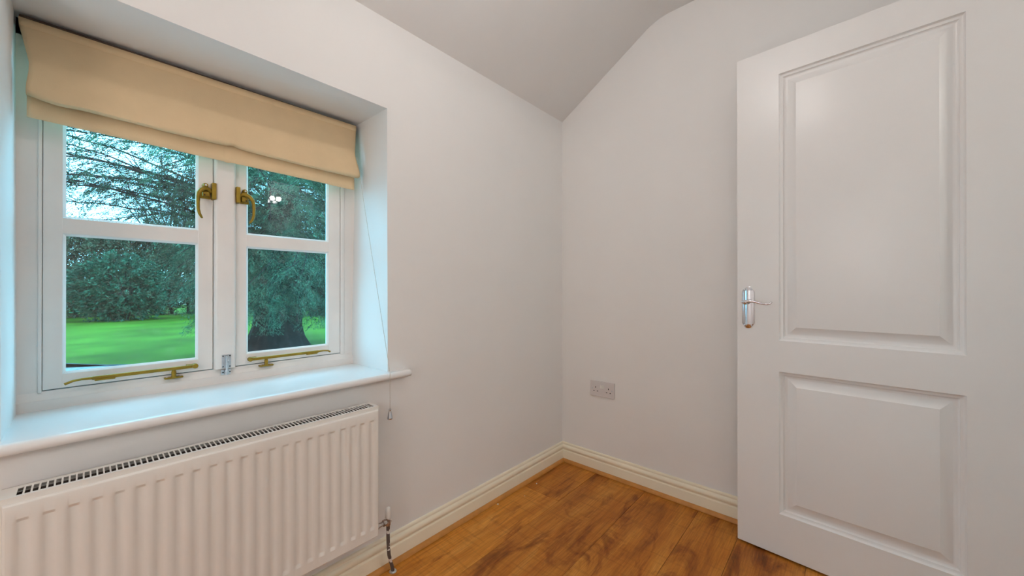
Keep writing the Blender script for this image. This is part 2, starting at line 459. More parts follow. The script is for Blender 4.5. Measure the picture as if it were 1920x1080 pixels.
# proud centre post with rounded edges
mb = MB()
pr = [(-1.6590, D+.01)]
for i in range(7):
    a = math.pi - (math.pi/2)*i/6; pr.append((-1.6490 + .010*math.cos(a), D-.010 - .010*math.sin(a)))
for i in range(7):
    a = math.pi/2 - (math.pi/2)*i/6; pr.append((-1.6105 + .010*math.cos(a), D-.010 - .010*math.sin(a)))
pr.append((-1.6005, D+.01))
mb.sweep(pr, .7775, 1.70, 'z')
mu = wpart(mb, 'centre_post', M['frame'])
for p in mu.data.polygons: p.use_smooth = abs(p.normal.z) < .5
mu.data.set_sharp_from_angle(angle=math.radians(35))
# zinc barrel bolt at the foot of the post
yb = D-.0205
bolt = wpart(MB().box(-1.6400, -1.6150, yb-.0018, yb+.001, .7790, .8240, .0005).box(-1.6400, -1.6150, D-.016, D-.010, .7575, .7735, .0005), 'barrel_bolt', M['steel'])
bolt['label'] = 'zinc barrel bolt'
wpart(MB().tube([(-1.6272, yb-.0055, .7590), (-1.6272, yb-.0055, .8215)], .0036, 14), 'bolt_rod', M['steel'], bolt)
wpart(MB().lathe([(.0028, 0), (.0042, -.004), (.0036, -.009), (.001, -.0105)], (-1.6240, yb-.006, .8060), 'y', 12), 'bolt_knob', M['steel'], bolt)
for z0, z1 in ((.8120, .8215), (.7800, .7960), (.7580, .7725)):
    b = MB(); ring = []
    poly = [(-1.6322, yb)]+[(-1.6272-.0050*math.cos(math.pi*i/8), yb-.0050-.0055*math.sin(math.pi*i/8)) for i in range(9)]+[(-1.6222, yb)]
    b.sweep(poly, z0, z1, 'z'); wpart(b, 'bolt_strap', M['steel'], bolt)
for x in (-1.6368, -1.6182):
    for z in (.8195, .7840, .7650):
        wpart(MB().lathe([(.0022, 0), (.0020, -.0012), (.0008, -.0016)], (x, yb-.0015 if z > .775 else yb-.0012, z), 'y', 10), 'screw', M['dark'], bolt)

# brass fasteners (side = -1 left casement, +1 right casement)
def fastener(xk, s):
    """xk: x of the keep on the post edge; s=-1 handle to the left"""
    y = D-.003
    f = MB()
    P = lambda dx, z, dy=0: (xk + s*dx, y-dy, z)
    xs = sorted((xk+s*.012, xk+s*.040))
    f.box(xs[0], xs[1], y-.004, y+.001, 1.3385, 1.3720, .0012)
    xs = sorted((xk+s*.016, xk+s*.034))
    f.box(xs[0], xs[1], y-.016, y-.003, 1.3440, 1.3600, .002)
    f.lathe([(.0075, 0), (.0080, -.006), (.0072, -.015), (.0055, -.018)], P(.0265, 1.3800), 'y', 18)
    root = wpart(f, 'fastener', M['brass']); root['label'] = 'aged brass window fastener'
    k = MB(); xs = sorted((xk-s*.0005, xk+s*.0110))
    yk = D-.0205 if True else y
    k.box(xs[0], xs[1], D-.027, D+.0, 1.3370, 1.3905, .0018)
    wpart(k, 'keep', M['brass'], root)
    pts = [P(.010, 1.3600, .014), P(.020, 1.3690, .016), P(.030, 1.3680, .018), P(.039, 1.3610, .022), P(.0455, 1.3500, .026), P(.0475, 1.3360, .029),
           P(.0480, 1.3180, .031), P(.0475, 1.2980, .031), P(.0445, 1.2840, .030), P(.0390, 1.2740, .027), P(.0365, 1.2705, .025)]
    wpart(MB().tube(pts, [.0045, .0060, .0070, .0068, .0060, .0052, .0047, .0045, .0042, .0034, .0022], 12), 'handle', M['brass'], root)
    wpart(MB().lathe([(.0030, 0), (.0028, -.0015), (.0012, -.002)], P(.0265, 1.3800, .0178), 'y', 12), 'screw', M['steel'], root)
    wpart(MB().lathe([(.0022, 0), (.002, -.001)], P(.0290, 1.3480, .0157), 'y', 10), 'slot', M['dark'], root)
fastener(-1.6560, -1); fastener(-1.6010, 1)

# brass casement stays
def stay(xp, xe, xt, s):
    """xp pivot end, xe end of bar, xt tip of the tail"""
    z = .7985; y = D-.022
    b = MB()
    xa, xb = sorted((xp, xe))
    b.box(xa, xb, y-.0035, y+.0035, z-.0055, z+.0045, .0022)
    b.tube([(xe-s*.004, y, z), (xe+s*.018, y-.001, z+.0005), (xe+s*.034, y-.004, z-.0012), (xt, y-.008, z-.0065)], [.0042, .0030, .0030, .0034], 10)
    xa, xb = sorted((xe-s*.005, xe-s*.045))
    b.box(xa, xb, y-.006, y+.002, z-.0085, z-.003, .002)
    root = wpart(b, 'casement_stay', M['brass']); root['label'] = 'aged brass casement stay'
    c = MB().lathe([(.0072, -.004), (.0078, 0), (.0072, .004)], (xp, y-.002, z), 'y', 18)
    c.lathe([(.0072, -.004), (.0078, 0), (.0072, .004)], (xp, y+.006, z), 'y', 18)
    c.box(min(xp, xp+s*.02), max(xp, xp+s*.02), y+.004, D+.0, z-.005, z+.005, .001)
    wpart(c, 'pivot', M['brass'], root)
    xq = xp + s*.050
    p = MB().box(xq-.022, xq+.022, D-.021, D-.002, .7665, .7715, .002)
    p.lathe([(.0065, .770), (.0058, .776), (.0058, .786), (.0046, .792)], (xq, D-.014, 0), 'z', 16)
    wpart(p, 'peg', M['brass'], root)
    for dx in (-.016, .016):
        wpart(MB().lathe([(.0026, 0), (.0022, .001)], (xq+dx, D-.013, .7713), 'z', 10), 'screw', M['steel'], root)
stay(-1.7085, -1.9280, -1.9760, -1); stay(-1.5600, -1.3340, -1.2915, 1)

# ------------------------------------------------------------------ roman blind
bl = empty('roman_blind', (-1.62, .225, 1.45))
tag(bl, 'cream fabric roman blind drawn up at the top of the window', 'blind')
hr = MB().box(-2.050, -1.192, .2285, .2600, 1.694, 1.7255, .002).build('headrail', M['dark_wood'], bl)
def blind_fabric():
    prof = [(.2262, 1.7200), (.2250, 1.7010), (.2268, 1.6985), (.2200, 1.6700), (.2140, 1.6450), (.2080, 1.6200), (.2015, 1.5950), (.1955, 1.5700),
            (.1905, 1.5480), (.1875, 1.5320), (.1865, 1.5200), (.1880, 1.5125), (.1930, 1.5085), (.2040, 1.5085), (.2100, 1.5130), (.2115, 1.5300), (.2122, 1.5600),
            (.2135, 1.5720), (.2160, 1.5650), (.2170, 1.5450), (.2170, 1.5200), (.2160, 1.4950), (.2150, 1.4750), (.2150, 1.4640), (.2175, 1.4610), (.2200, 1.4640), (.2205, 1.4850)]
    nx = 90; L, R_ = -2.0505, -1.1925
    bm = bmesh.new(); rows = []
    rnd = random.Random(3)
    ph = [rnd.uniform(0, 6.28) for _ in range(8)]
    for i in range(nx+1):
        u = i/nx; row = []
        for k, (y, z) in enumerate(prof):
            # ends draw in where the cloth bellies
            t = min(1, max(0, (1.705-z)/.12)); tt = min(1, max(0, (1.60-z)/.075))
            inL = .020*t - .006*tt - (0 if k < 15 else .0)
            inR = .020*t - .015*tt + (.009 if k >= 17 else 0)
            x = (L+inL) + (R_-inR - L - inL)*u
            tilt = (0.5-u)*.024*min(1, (1.722-z)/.20) + (u-.5)*.006
            front = 1 if 6 <= k <= 14 else 0
            sag = 0.0
            if 5 <= k <= 16:
                w = math.exp(-((k-11)/4.0)**2)
                c = .495
                lobe = -.0045*abs(math.sin(math.pi*u/c if u < c else math.pi*(u-c)/(1-c)))
                pinch = .0085*math.exp(-((u-c)/.012)**2)
                corner = -.006*math.exp(-((u-.062)/.030)**2) + .004*math.exp(-(u/.02)**2)
                sag = w*(lobe + pinch + corner)
            yy = y
            amp = min(1, max(0, (1.70-z)/.12))
            yy += amp*(.0016*math.sin(9*u+ph[0]+k*.12) + .0010*math.sin(23*u+ph[1]-k*.2) + .0006*math.sin(47*u+ph[2]+k*.3))
            if 5 <= k <= 14: yy += .006*math.exp(-((u-.495)/.012)**2)*math.exp(-((k-11)/3.)**2)
            if k >= 18:
                yy += .0040*math.exp(-((u-.487)/.010)**2)
                sag += -.0016*math.exp(-((u-.487)/.006)**2)
            # turned corner at the left end
            if 7 <= k <= 13: yy += -.003*math.exp(-((u-.06)/.03)**2)
            row.append(bm.verts.new((x, yy, z + tilt + sag)))
        rows.append(row)
    for i in range(nx):
        for k in range(len(prof)-1):
            f = bm.faces.new((rows[i][k], rows[i+1][k], rows[i+1][k+1], rows[i][k+1])); f.smooth = True
    m = MB(); m.bm.free(); m.bm = bm
    return m
fa = blind_fabric().build('fabric', M['fabric'], bl)
so = fa.modifiers.new('thickness', 'SOLIDIFY'); so.thickness = .0014; so.offset = 0
pts = []
for t in (0, .25, .5, .75, 1.0):
    a = Vector((-1.1935, .218, 1.590)); b = Vector((-1.1945, -.0420, .7330))
    p = a.lerp(b, t); p.y -= .010*math.sin(math.pi*t)*0; pts.append(p)
pts += [(-1.1945, -.0425, .722), (-1.1950, -.0430, .690), (-1.1955, -.0440, .640), (-1.1960, -.0450, .600)]
co = MB().tube(pts, .0011, 8).build('pull_cord', M['cord'], bl); co['label'] = 'thin pale pull cord hanging over the sill'
ac = MB().lathe([(.0015, .0400), (.0045, .0385), (.0050, .0345), (.0042, .0315), (.0058, .0270), (.0080, .0170), (.0098, .0075), (.0104, .0040), (.0098, .0018), (.006, .0)], (-1.1962, -.045, .5625), 'z', 24).build('cord_weight', M['chrome'], bl)
ac['label'] = 'small chrome bell-shaped cord weight'

# ------------------------------------------------------------------ radiator
rad = empty('radiator', (-1.655, -.07, .19)); tag(rad, 'white ribbed panel radiator mounted below the window sill', 'radiator')
RX0, RX1, RY, RZ0, RZ1 = -2.044, -1.2725, -.1035, .1960, .6285
def rad_panel(y, sgn, xs0, xs1, z0, z1):
    n, pitch = 23, .03286
    first = -2.0195 - .010
    xb = [xs0, xs0+.002, ]
    chan = []
    for i in range(n):
        c = first + .010 + i*pitch; chan.append(tuple(c + .0146*t for t in (-1, -.80, -.60, -.40, -.15, .15, .40, .60, .80, 1)))
    xs = [xs0, xs0+.0015, xs0+.004]
    for a in chan: xs += list(a)
    xs += [xs1-.004, xs1-.0015, xs1]
    zl, zh = .2265, .5985
    zs = [z0, z0+.0015, z0+.004, zl, zl+.0100, zh-.0065, zh, z1-.006, z1-.0025, z1-.0006, z1]
    dep = .0040
    bm = bmesh.new(); G = []
    for zi, z in enumerate(zs):
        row = []
        for xi, x in enumerate(xs):
            d = 0.0
            if 3 <= xi < 3+10*n and zi in (4, 5):
                d = dep*(0, .12, .42, .78, 1, 1, .78, .42, .12, 0)[(xi-3) % 10]
            # rounded rim
            if zi == 0 or xi in (0, len(xs)-1): d = max(d, .004)
            if zi == 1 or xi in (1, len(xs)-2): d = max(d, .0010)
            if zi == len(zs)-1: d = max(d, .0065)
            if zi == len(zs)-2: d = max(d, .0030)
            if zi == len(zs)-3: d = max(d, .0008)
            row.append(bm.verts.new((x, y + sgn*d, z)))
        G.append(row)
    for i in range(len(zs)-1):
        for j in range(len(xs)-1):
            bm.faces.new((G[i][j], G[i][j+1], G[i+1][j+1], G[i+1][j]))
    # return flange
    per = [G[0][j] for j in range(len(xs))] + [G[i][-1] for i in range(1, len(zs))] + [G[-1][j] for j in range(len(xs)-2, -1, -1)] + [G[i][0] for i in range(len(zs)-2, 0, -1)]
    bk = [bm.verts.new((v.co.x, y+sgn*.013, v.co.z)) for v in per]
    for i in range(len(per)):
        j = (i+1) % len(per); bm.faces.new((per[j], per[i], bk[i], bk[j]))
    bm.faces.new(bk)
    bmesh.ops.recalc_face_normals(bm, faces=list(bm.faces))
    m = MB(); m.bm.free(); m.bm = bm
    return m
rp_ = rad_panel(RY, 1, RX0, RX1, RZ0, RZ1).build('front_panel', M['radiator'], rad)
for p in rp_.data.polygons: p.use_smooth = True
rp_.data.set_sharp_from_angle(angle=math.radians(17))
# casing sides
for x in (RX0-.0012, RX1+.0025):
    MB().box(x-.0012, x+.0012, -.0945, -.030, RZ0+.006, .6385, .0008).build('side_panel', M['radiator'], rad)
# top grille: two rails, end plates and the bars between the slots
gx0, gx1 = RX0-.006, RX1+.004
ya, ybk = -.0955, -.031
zg = .6400
mb = MB()
mb.box(gx0, gx1, ya, -.0870, zg-.0015, zg)
mb.box(gx0, gx1, ya, ya+.0060, zg-.0135, zg-.0010, .0005)
mb.box(gx0, gx1, -.0460, ybk, zg-.0015, zg)
mb.box(gx0, gx1, ybk-.0015, ybk, zg-.012, zg)
ns, pit, sw = 76, .00986, .0073
sx0 = -2.0285
mb.box(gx0, sx0, -.0871, -.0459, zg-.0015, zg)
for i in range(ns):
    a = sx0 + i*pit + sw; b = sx0 + (i+1)*pit if i < ns-1 else gx1
    mb.box(a, b, -.0871, -.0459, zg-.0015, zg)
gr = mb.build('top_grille', M['radiator'], rad)
MB().box(RX0+.004, RX1-.004, -.0885, -.0445, .235, zg-.034).box(RX0+.004, RX1-.004, -.0350, -.0330, .565, zg-.0125).build('fins_shade_block', M['void'], rad)  # plain dark block and liner paint the shade seen through the slots
MB().box(RX0+.002, RX1-.002, -.0440, -.0330, .205, .5600, .003).build('rear_panel', M['radiator'], rad)
for x in (-1.93, -1.39):
    MB().box(x-.016, x+.016, -.0335, -.0005, .28, .56, .002).build('wall_bracket', M['radiator'], rad)
# lockshield valve and tail
vx, vy = -1.2135, -.0620
mb = MB().lathe([(.0075, .188), (.0092, .191), (.0092, .202), (.0085, .204), (.0085, .2180), (.0065, .2200)], (vx, vy, 0), 'z', 20)
mb.lathe([(.0102, -.046), (.0102, -.038), (.0075, -.037), (.0075, -.021), (.0112, -.020), (.0112, -.010), (.0080, -.008), (.0080, .0)], (vx, vy, .2030), 'x', 6)
va = mb.build('lockshield_valve', M['steel'], rad); va['label'] = 'tarnished metal radiator valve'
vm = mat('tarnished_nickel', (.40, .33, .29), .35, metal=.8, var=.4, scale=80); va.data.materials[0] = vm
mb = MB().lathe([(.0098, .2160), (.0102, .2165), (.0100, .2300), (.0094, .2440), (.0080, .2500), (.0050, .2535), (.0015, .2545)], (vx, vy, 0), 'z', 24)
mb.build('valve_cap', M['white_plastic'], va)
mb = MB().tube([(vx-.006, vy-.0085, .2160), (vx+.002, vy-.0125, .2140), (vx+.009, vy-.0100, .2060), (vx+.0115, vy-.0040, .1980)], .0016, 8)
mb.build('cap_strap', M['white_plastic'], va)
pts = [(vx, vy, .190), (vx, vy, .150), (vx+.001, vy, .110), (vx+.004, vy+.001, .080), (vx+.013, vy+.006, .050), (vx+.022, vy+.0105, .025), (vx+.028, vy+.013, -.004)]
pi = MB().tube(pts, .0062, 12).build('pipe_tail', M['pipe'], rad); pi['label'] = 'thin pipe with flaking white paint'
MB().lathe([(.0135, 0.0), (.0135, .0020), (.0105, .0045), (.0064, .0050)], (vx+.027, vy+.0125, 0), 'z', 20).build('pipe_collar', M['steel'], pi)
MB().tube([(-1.2020, -.0005, .158), (-1.2020, -.013, .158)], .0015, 8).build('wall_pin', M['dark'], rad)

# ------------------------------------------------------------------ socket
sk = empty('wall_socket', (0, -.2735, .4320)); tag(sk, 'double power socket with two switches low on the end wall', 'socket')
yc, zc = -.2735, .4755
mb = MB().box(-.0095, 0.0, yc-.0745, yc+.0745, zc-.0440, zc+.0440, .0032, 3)
mb.build('faceplate', M['plastic'], sk)
X = -.0097
def sbox(y, z, w, h, name, mt, dep=.0006, bev=0): MB().box(X-dep, X+.002, y-w/2, y+w/2, z-h/2, z+h/2, bev).build(name, mt, sk)
for s, yy in ((1, yc+.0395), (-1, yc-.0395)):
    sbox(yy, zc+.0075, .0045, .0085, 'earth_hole', M['dark'], .0003)
    for q in (-1, 1): sbox(yy+q*.0112, zc-.0135, .0075, .0042, 'pin_hole', M['dark'], .0003)
    sbox(yc+s*.0062, zc+.0130, .0105, .0180, 'switch', M['white_plastic'], .0028, .0012)
    MB().lathe([(.0036, 0), (.0034, -.0008), (.0016, -.0010)], (X, yc+s*.0605, zc-.001), 'x', 14).build('screw', M['steel'], sk)

# ------------------------------------------------------------------ door
TH = -0.0649
DW, DT = .762, .035
ang = math.atan2(-math.cos(TH), math.sin(TH))
dr = empty('door_1', (-.1428, -.9658, 0), ang); tag(dr, 'white two-panel door standing open with a chrome lever handle', 'door', kind='structure')
pa, pb = .1430, .6110
zb_, z4, z3, z2, z1, zt_ = .008, .1690, .7215, .8425, 1.8810, 1.989
def dbuild(mb, name, mt, parent=None, **k): return mb.build(name, mt, parent or dr, local=True, **k)
mb = MB()
xs = [0, pa, pb, DW]; zs = [zb_, z4, z3, z2, z1, zt_]
for side, y in ((0, 0.0), (1, DT)):
    for i in range(3):
        for j in range(5):
            if i == 1 and j in (1, 3): continue
            q = [(xs[i], y, zs[j]), (xs[i+1], y, zs[j]), (xs[i+1], y, zs[j+1]), (xs[i], y, zs[j+1])]
            mb.faces(q, [(0, 1, 2, 3)] if side == 0 else [(3, 2, 1, 0)])
for a, b in (((0, zb_), (DW, zb_)), ((DW, zb_), (DW, zt_)), ((DW, zt_), (0, zt_)), ((0, zt_), (0, zb_))):
    mb.faces([(a[0], 0, a[1]), (b[0], 0, b[1]), (b[0], DT, b[1]), (a[0], DT, a[1])], [(0, 3, 2, 1)])
bmesh.ops.remove_doubles(mb.bm, verts=list(mb.bm.verts), dist=1e-5)
bmesh.ops.recalc_face_normals(mb.bm, faces=list(mb.bm.faces))
ed = [e for e in mb.bm.edges if len(e.link_faces) == 2 and e.calc_face_angle(0) > 1.2]
bmesh.ops.bevel(mb.bm, geom=ed, offset=.0018, segments=2, affect='EDGES')
dbuild(mb, 'leaf', M['door'])
PR = [(0, 0), (.0015, .0034), (.0045, .0070), (.0085, .0092), (.0120, .0098), (.0135, .0128), (.0165, .0156), (.0205, .0168), (.0250, .0170),
      (.0268, .0166), (.0525, .0040), (.0535, .0030), (.0550, .0028)]
def panel(za, zb2, name):
    V = []; F_ = []
    mb = MB()
    for side in (0, 1):
        rings = []
        for d, y in PR:
            yy = y if side == 0 else DT-y
            rings.append([mb.bm.verts.new(c) for c in ((pa+d, yy, za+d), (pb-d, yy, za+d), (pb-d, yy, zb2-d), (pa+d, yy, zb2-d))])
        for i in range(len(rings)-1):
            for k in range(4):
                f = [rings[i][k], rings[i][(k+1) % 4], rings[i+1][(k+1) % 4], rings[i+1][k]]
                nf = mb.bm.faces.new(f if side == 0 else f[::-1]); nf.smooth = True
        mb.bm.faces.new(rings[-1] if side == 0 else rings[-1][::-1])
    o = dbuild(mb, name, M['door'])
    o.data.set_sharp_from_angle(angle=math.radians(20))
    return o
pu = panel(z2, z1, 'panel'); pu['label'] = 'tall upper raised panel'
pl = panel(z4, z3, 'panel'); pl['label'] = 'short lower raised panel'
# lever handle on back plate
hx, hz0, hz1 = .0395, .8835, 1.0525
def plate_outline(w, z0, z1, n=10):
    h = w/2; sh = .016
    pts = []
    top = [(h, z1-sh-.004), (h*.78, z1-sh+.004)] + [(h*.62*math.cos(math.pi*i/n), z1-.0085+.0085*math.sin(math.pi*i/n)) for i in range(n+1)] + [(-h*.78, z1-sh+.004), (-h, z1-sh-.004)]
    bot = [(-h, z0+sh+.004), (-h*.78, z0+sh-.004)] + [(-h*.62*math.cos(math.pi*i/n), z0+.0085-.0085*math.sin(math.pi*i/n)) for i in range(n+1)] + [(h*.78, z0+sh-.004), (h, z0+sh+.004)]
    return top + bot
base = plate_outline(.0435, hz0, hz1); inn = plate_outline(.0365, hz0+.004, hz1-.004)
mb = MB()
n = len(base)
A = [mb.bm.verts.new((hx+p[0], -.0001, p[1])) for p in base]
B = [mb.bm.verts.new((hx+p[0], -.0030, p[1])) for p in base]
C_ = [mb.bm.verts.new((hx+p[0], -.0050, p[1])) for p in inn]
for i in range(n):
    j = (i+1) % n
    mb.bm.faces.new((A[i], A[j], B[j], B[i])); mb.bm.faces.new((B[i], B[j], C_[j], C_[i]))
mb.bm.faces.new(C_)
# domed centre
cz0, cz1 = hz0+.016, hz1-.016
dome = [(-.0165+.033*i/12, -.0048-.0036*math.sin(math.pi*i/12)) for i in range(13)]
vs0 = [mb.bm.verts.new((hx+x, y, cz0)) for x, y in dome]; vs1 = [mb.bm.verts.new((hx+x, y, cz1)) for x, y in dome]
for i in range(12):
    f = mb.bm.faces.new((vs0[i], vs0[i+1], vs1[i+1], vs1[i])); f.smooth = True
mb.bm.faces.new(vs0); mb.bm.faces.new(vs1)
bmesh.ops.recalc_face_normals(mb.bm, faces=list(mb.bm.faces))
hd = dbuild(mb, 'door_handle', M['chrome']); hd['label'] = 'polished chrome lever handle on a long back plate'
mb = MB().lathe([(.0095, -.008), (.0085, -.014), (.0075, -.034), (.0085, -.044), (.0100, -.050), (.0085, -.056), (.004, -.058)], (hx, 0, .9905), 'y', 20)
lp = [(.0300, -.050, .9915), (.0395, -.051, .9915), (.0540, -.051, .9945), (.0680, -.051, .9945), (.0830, -.050, .9900), (.0980, -.049, .9850), (.1120, -.048, .9835), (.1220, -.047, .9860), (.1290, -.046, .9935)]
mb.tube(lp, [.0070, .0078, .0060, .0045, .0038, .0036, .0036, .0034, .0026], 14)
dbuild(mb, 'lever', M['chrome'], hd)
for dx_ in (-.0125, .0125):
    dbuild(MB().lathe([(.0028, -.0048), (.0026, -.0068), (.001, -.0074)], (hx+dx_, 0, hz1-.0125), 'y', 10), 'screw', M['steel'], hd)
    dbuild(MB().lathe([(.0028, -.0048), (.0026, -.0068), (.001, -.0074)], (hx+dx_, 0, hz0+.0125), 'y', 10), 'screw', M['steel'], hd)
dbuild(MB().box(-.0006, .0004, .006, .029, .90, 1.06, 0), 'latch_plate', M['chrome'])
for z in (.25, 1.0, 1.75):
    dbuild(MB().lathe([(.006, z-.05), (.006, z+.05)], (DW+.006, -.003, 0), 'z', 12), 'hinge', M['chrome'])

# ------------------------------------------------------------------ house lights, and an added fill lamp
lt = empty('ceiling_light', (BULB_POS[0], BULB_POS[1], 2.20)); tag(lt, 'bare lit bulb on a short pendant above the room', 'ceiling light')
zc_ = 2.442
MB().lathe([(.045, zc_), (.045, zc_-.010), (.030, zc_-.022), (.006, zc_-.026)], (BULB_POS[0], BULB_POS[1], 0), 'z', 28).build('ceiling_rose', M['white_plastic'], lt)
MB().tube([(BULB_POS[0], BULB_POS[1], zc_-.02), (BULB_POS[0], BULB_POS[1], 2.375)], .003, 8).build('flex', M['white_plastic'], lt)
MB().lathe([(.008, 2.385), (.016, 2.378), (.018, 2.335), (.014, 2.318)], (BULB_POS[0], BULB_POS[1], 0), 'z', 20).build('lamp_holder', M['white_plastic'], lt)
r = .038
MB().lathe([(max(.001, r*math.sin(math.pi*i/14)), BULB_POS[2]-r*math.cos(math.pi*i/14)) for i in range(15)], (BULB_POS[0], BULB_POS[1], 0), 'z', 20).build('bulb', M['bulb'], lt)
gl = empty('fill_lamp', (-2.85, -1.05, 0)); tag(gl, 'added paper globe fill lamp, unseen behind the viewpoint', 'fill lamp')  # unseen lamp added as soft fill for the lower room
MB().lathe([(.13, 0), (.13, .012), (.02, .022), (.012, .03)], (-2.85, -1.05, 0), 'z', 28).build('base', M['white_plastic'], gl)
MB().tube([(-2.85, -1.05, .02), (-2.85, -1.05, 1.06)], .010, 12).build('stem', M['white_plastic'], gl)
r = .20
MB().lathe([(max(.002, r*math.sin(math.pi*i/20)), 1.25-r*math.cos(math.pi*i/20)) for i in range(21)], (-2.85, -1.05, 0), 'z', 32).build('fill_globe', M['globe'], gl)
hl = empty('wall_light', (-.604, -2.80, 1.93)); tag(hl, 'twin-bulb wall light lit on the landing wall', 'wall light')
MB().box(-.704, -.504, -2.80, -2.78, 1.955, 2.005, .004).build('wall_plate', M['chrome'], hl)
for x in (-.632, -.572):
    MB().tube([(x, -2.785, 1.975), (x, -2.72, 1.965), (x, -2.705, 1.985)], .006, 8).build('arm', M['chrome'], hl)
    MB().lathe([(max(.001, .022*math.sin(math.pi*i/16)), 2.008-.022*math.cos(math.pi*i/16)) for i in range(17)], (x, -2.705, 0), 'z', 28).build('bulb', M['hall_bulb'], hl)

# plaster crumbs on the floor
for i, (x, y, rr, lab) in enumerate(((-.6177, -.0420, .0042, 'larger white plaster crumb on the floor by the left beading'), (-.3408, -.0640, .0035, 'white plaster crumb on the floor nearer the room corner'), (-.475, -.092, .0022, 'tiny white plaster fleck on the floor between two larger crumbs'))):
    b = bmesh.new(); bmesh.ops.create_icosphere(b, subdivisions=2, radius=rr)
    rnd = random.Random(i)
    for v in b.verts: v.co *= rnd.uniform(.7, 1.15); v.co.z = max(v.co.z*.6, -rr*.45)
    zmin = min(v.co.z for v in b.verts)
    for v in b.verts: v.co += Vector((x, y, -zmin))
    m = MB(); m.bm.free(); m.bm = b
    tag(set_origin(m.build('plaster_crumb', M['crumb'])), lab, 'crumb', 'plaster crumbs on the floor')

# ------------------------------------------------------------------ garden
G = -.20
edge = [(-9, 12.5), (-5.5, 11.2), (-3.6, 10.0), (-2.6, 9.0), (-2.13, 8.35), (-1.72, 7.72), (-1.35, 7.40), (-1.0, 7.22), (-.4, 7.05), (.4, 6.9), (1.4, 6.75), (3, 6.5), (9, 5.5), (16, 4)]
V = [(x, y, G) for x, y in edge] + [(25, 40, G), (-25, 40, G)]
mb = MB(); mb.faces(V, [tuple(range(len(V)))])
bmesh.ops.triangulate(mb.bm, faces=list(mb.bm.faces))
bmesh.ops.recalc_face_normals(mb.bm, faces=list(mb.bm.faces))
tag(mb.build('lawn', M['lawn']), 'bright green mown lawn outside the window', 'lawn', kind='structure')
mb = MB().box(-25, 25, .46, 40, G-.2, G-.016)
tag(mb.build('gravel_path', M['gravel']), 'pale gravel between the house and the lawn', 'path', kind='structure')
mb = MB().tube([(x, y, G-.012) for x, y in edge], .020, 8)
tag(mb.build('lawn_edging', M['edging']), 'thin dark curved edging along the lawn', 'edging', kind='structure')

def quads_mesh(name, P, U, Vv, mt, parent=None):
    """P centres (n,3), U half-length vectors, Vv half-width vectors -> pointed leaf quads"""
    n = len(P)
    co = np.empty((n, 4, 3)); co[:, 0] = P-U; co[:, 1] = P+Vv-.1*U; co[:, 2] = P+U; co[:, 3] = P-Vv-.1*U
    if parent:
        off = np.array(parent.location); co -= off
    me = bpy.data.meshes.new(name)
    me.vertices.add(4*n); me.vertices.foreach_set('co', co.reshape(-1).astype(np.float32))
    me.loops.add(4*n); me.loops.foreach_set('vertex_index', np.arange(4*n, dtype=np.int32))
    me.polygons.add(n); me.polygons.foreach_set('loop_start', np.arange(0, 4*n, 4, dtype=np.int32))
    me.update(calc_edges=True)
    me.materials.append(mt)
    o = bpy.data.objects.new(name, me); COL.objects.link(o)
    if parent: o.parent = parent
    return o

def unit(a): return a/np.maximum(np.linalg.norm(a, axis=-1, keepdims=True), 1e-9)

def sprays(rng, C_, D_, L, per, leaf_l, leaf_w, droop, spread):
    """C_ roots, D_ directions, L lengths: each spray a drooping twig set with leaves"""
    n = len(C_)
    t = rng.random((n, per, 1))
    d = D_[:, None, :]; p = C_[:, None, :] + d*(t*L[:, None, None])
    p[..., 2] -= (droop*(t**2)*L[:, None, None])[..., 0]
    p += rng.normal(0, 1, p.shape)*spread*(.35+.65*t)*L[:, None, None]
    u = unit(d*.8 + rng.normal(0, .55, p.shape) + np.array([0, 0, -droop*.5]))
    w = unit(np.cross(u, rng.normal(0, 1, p.shape)))
    s = rng.uniform(.6, 1.3, (n, per, 1))
    return p.reshape(-1, 3), (u*leaf_l*s).reshape(-1, 3), (w*leaf_w*s).reshape(-1, 3)

def crown(rng, c, r, n, shell=.55):
    """n points in an ellipsoid, biased to its outside, with outward directions"""
    v = unit(rng.normal(0, 1, (n, 3))); k = (shell + (1-shell)*rng.random((n, 1)))
    return np.array(c) + v*np.array(r)*k, v

def limb(mb, a, b, r0, r1, sag=0.0, n=6, wob=.05, rnd=random):
    a, b = Vector(a), Vector(b); pts = []; L = (b-a).length
    for i in range(n+1):
        t = i/n; p = a.lerp(b, t); p.z += -sag*math.sin(math.pi*t)
        if 0 < i < n: p += Vector((rnd.uniform(-1, 1), rnd.uniform(-1, 1), rnd.uniform(-1, 1)))*wob*L*.3
        pts.append(p)
    mb.tube(pts, [r0+(r1-r0)*i/n for i in range(n+1)], 8)
    return pts


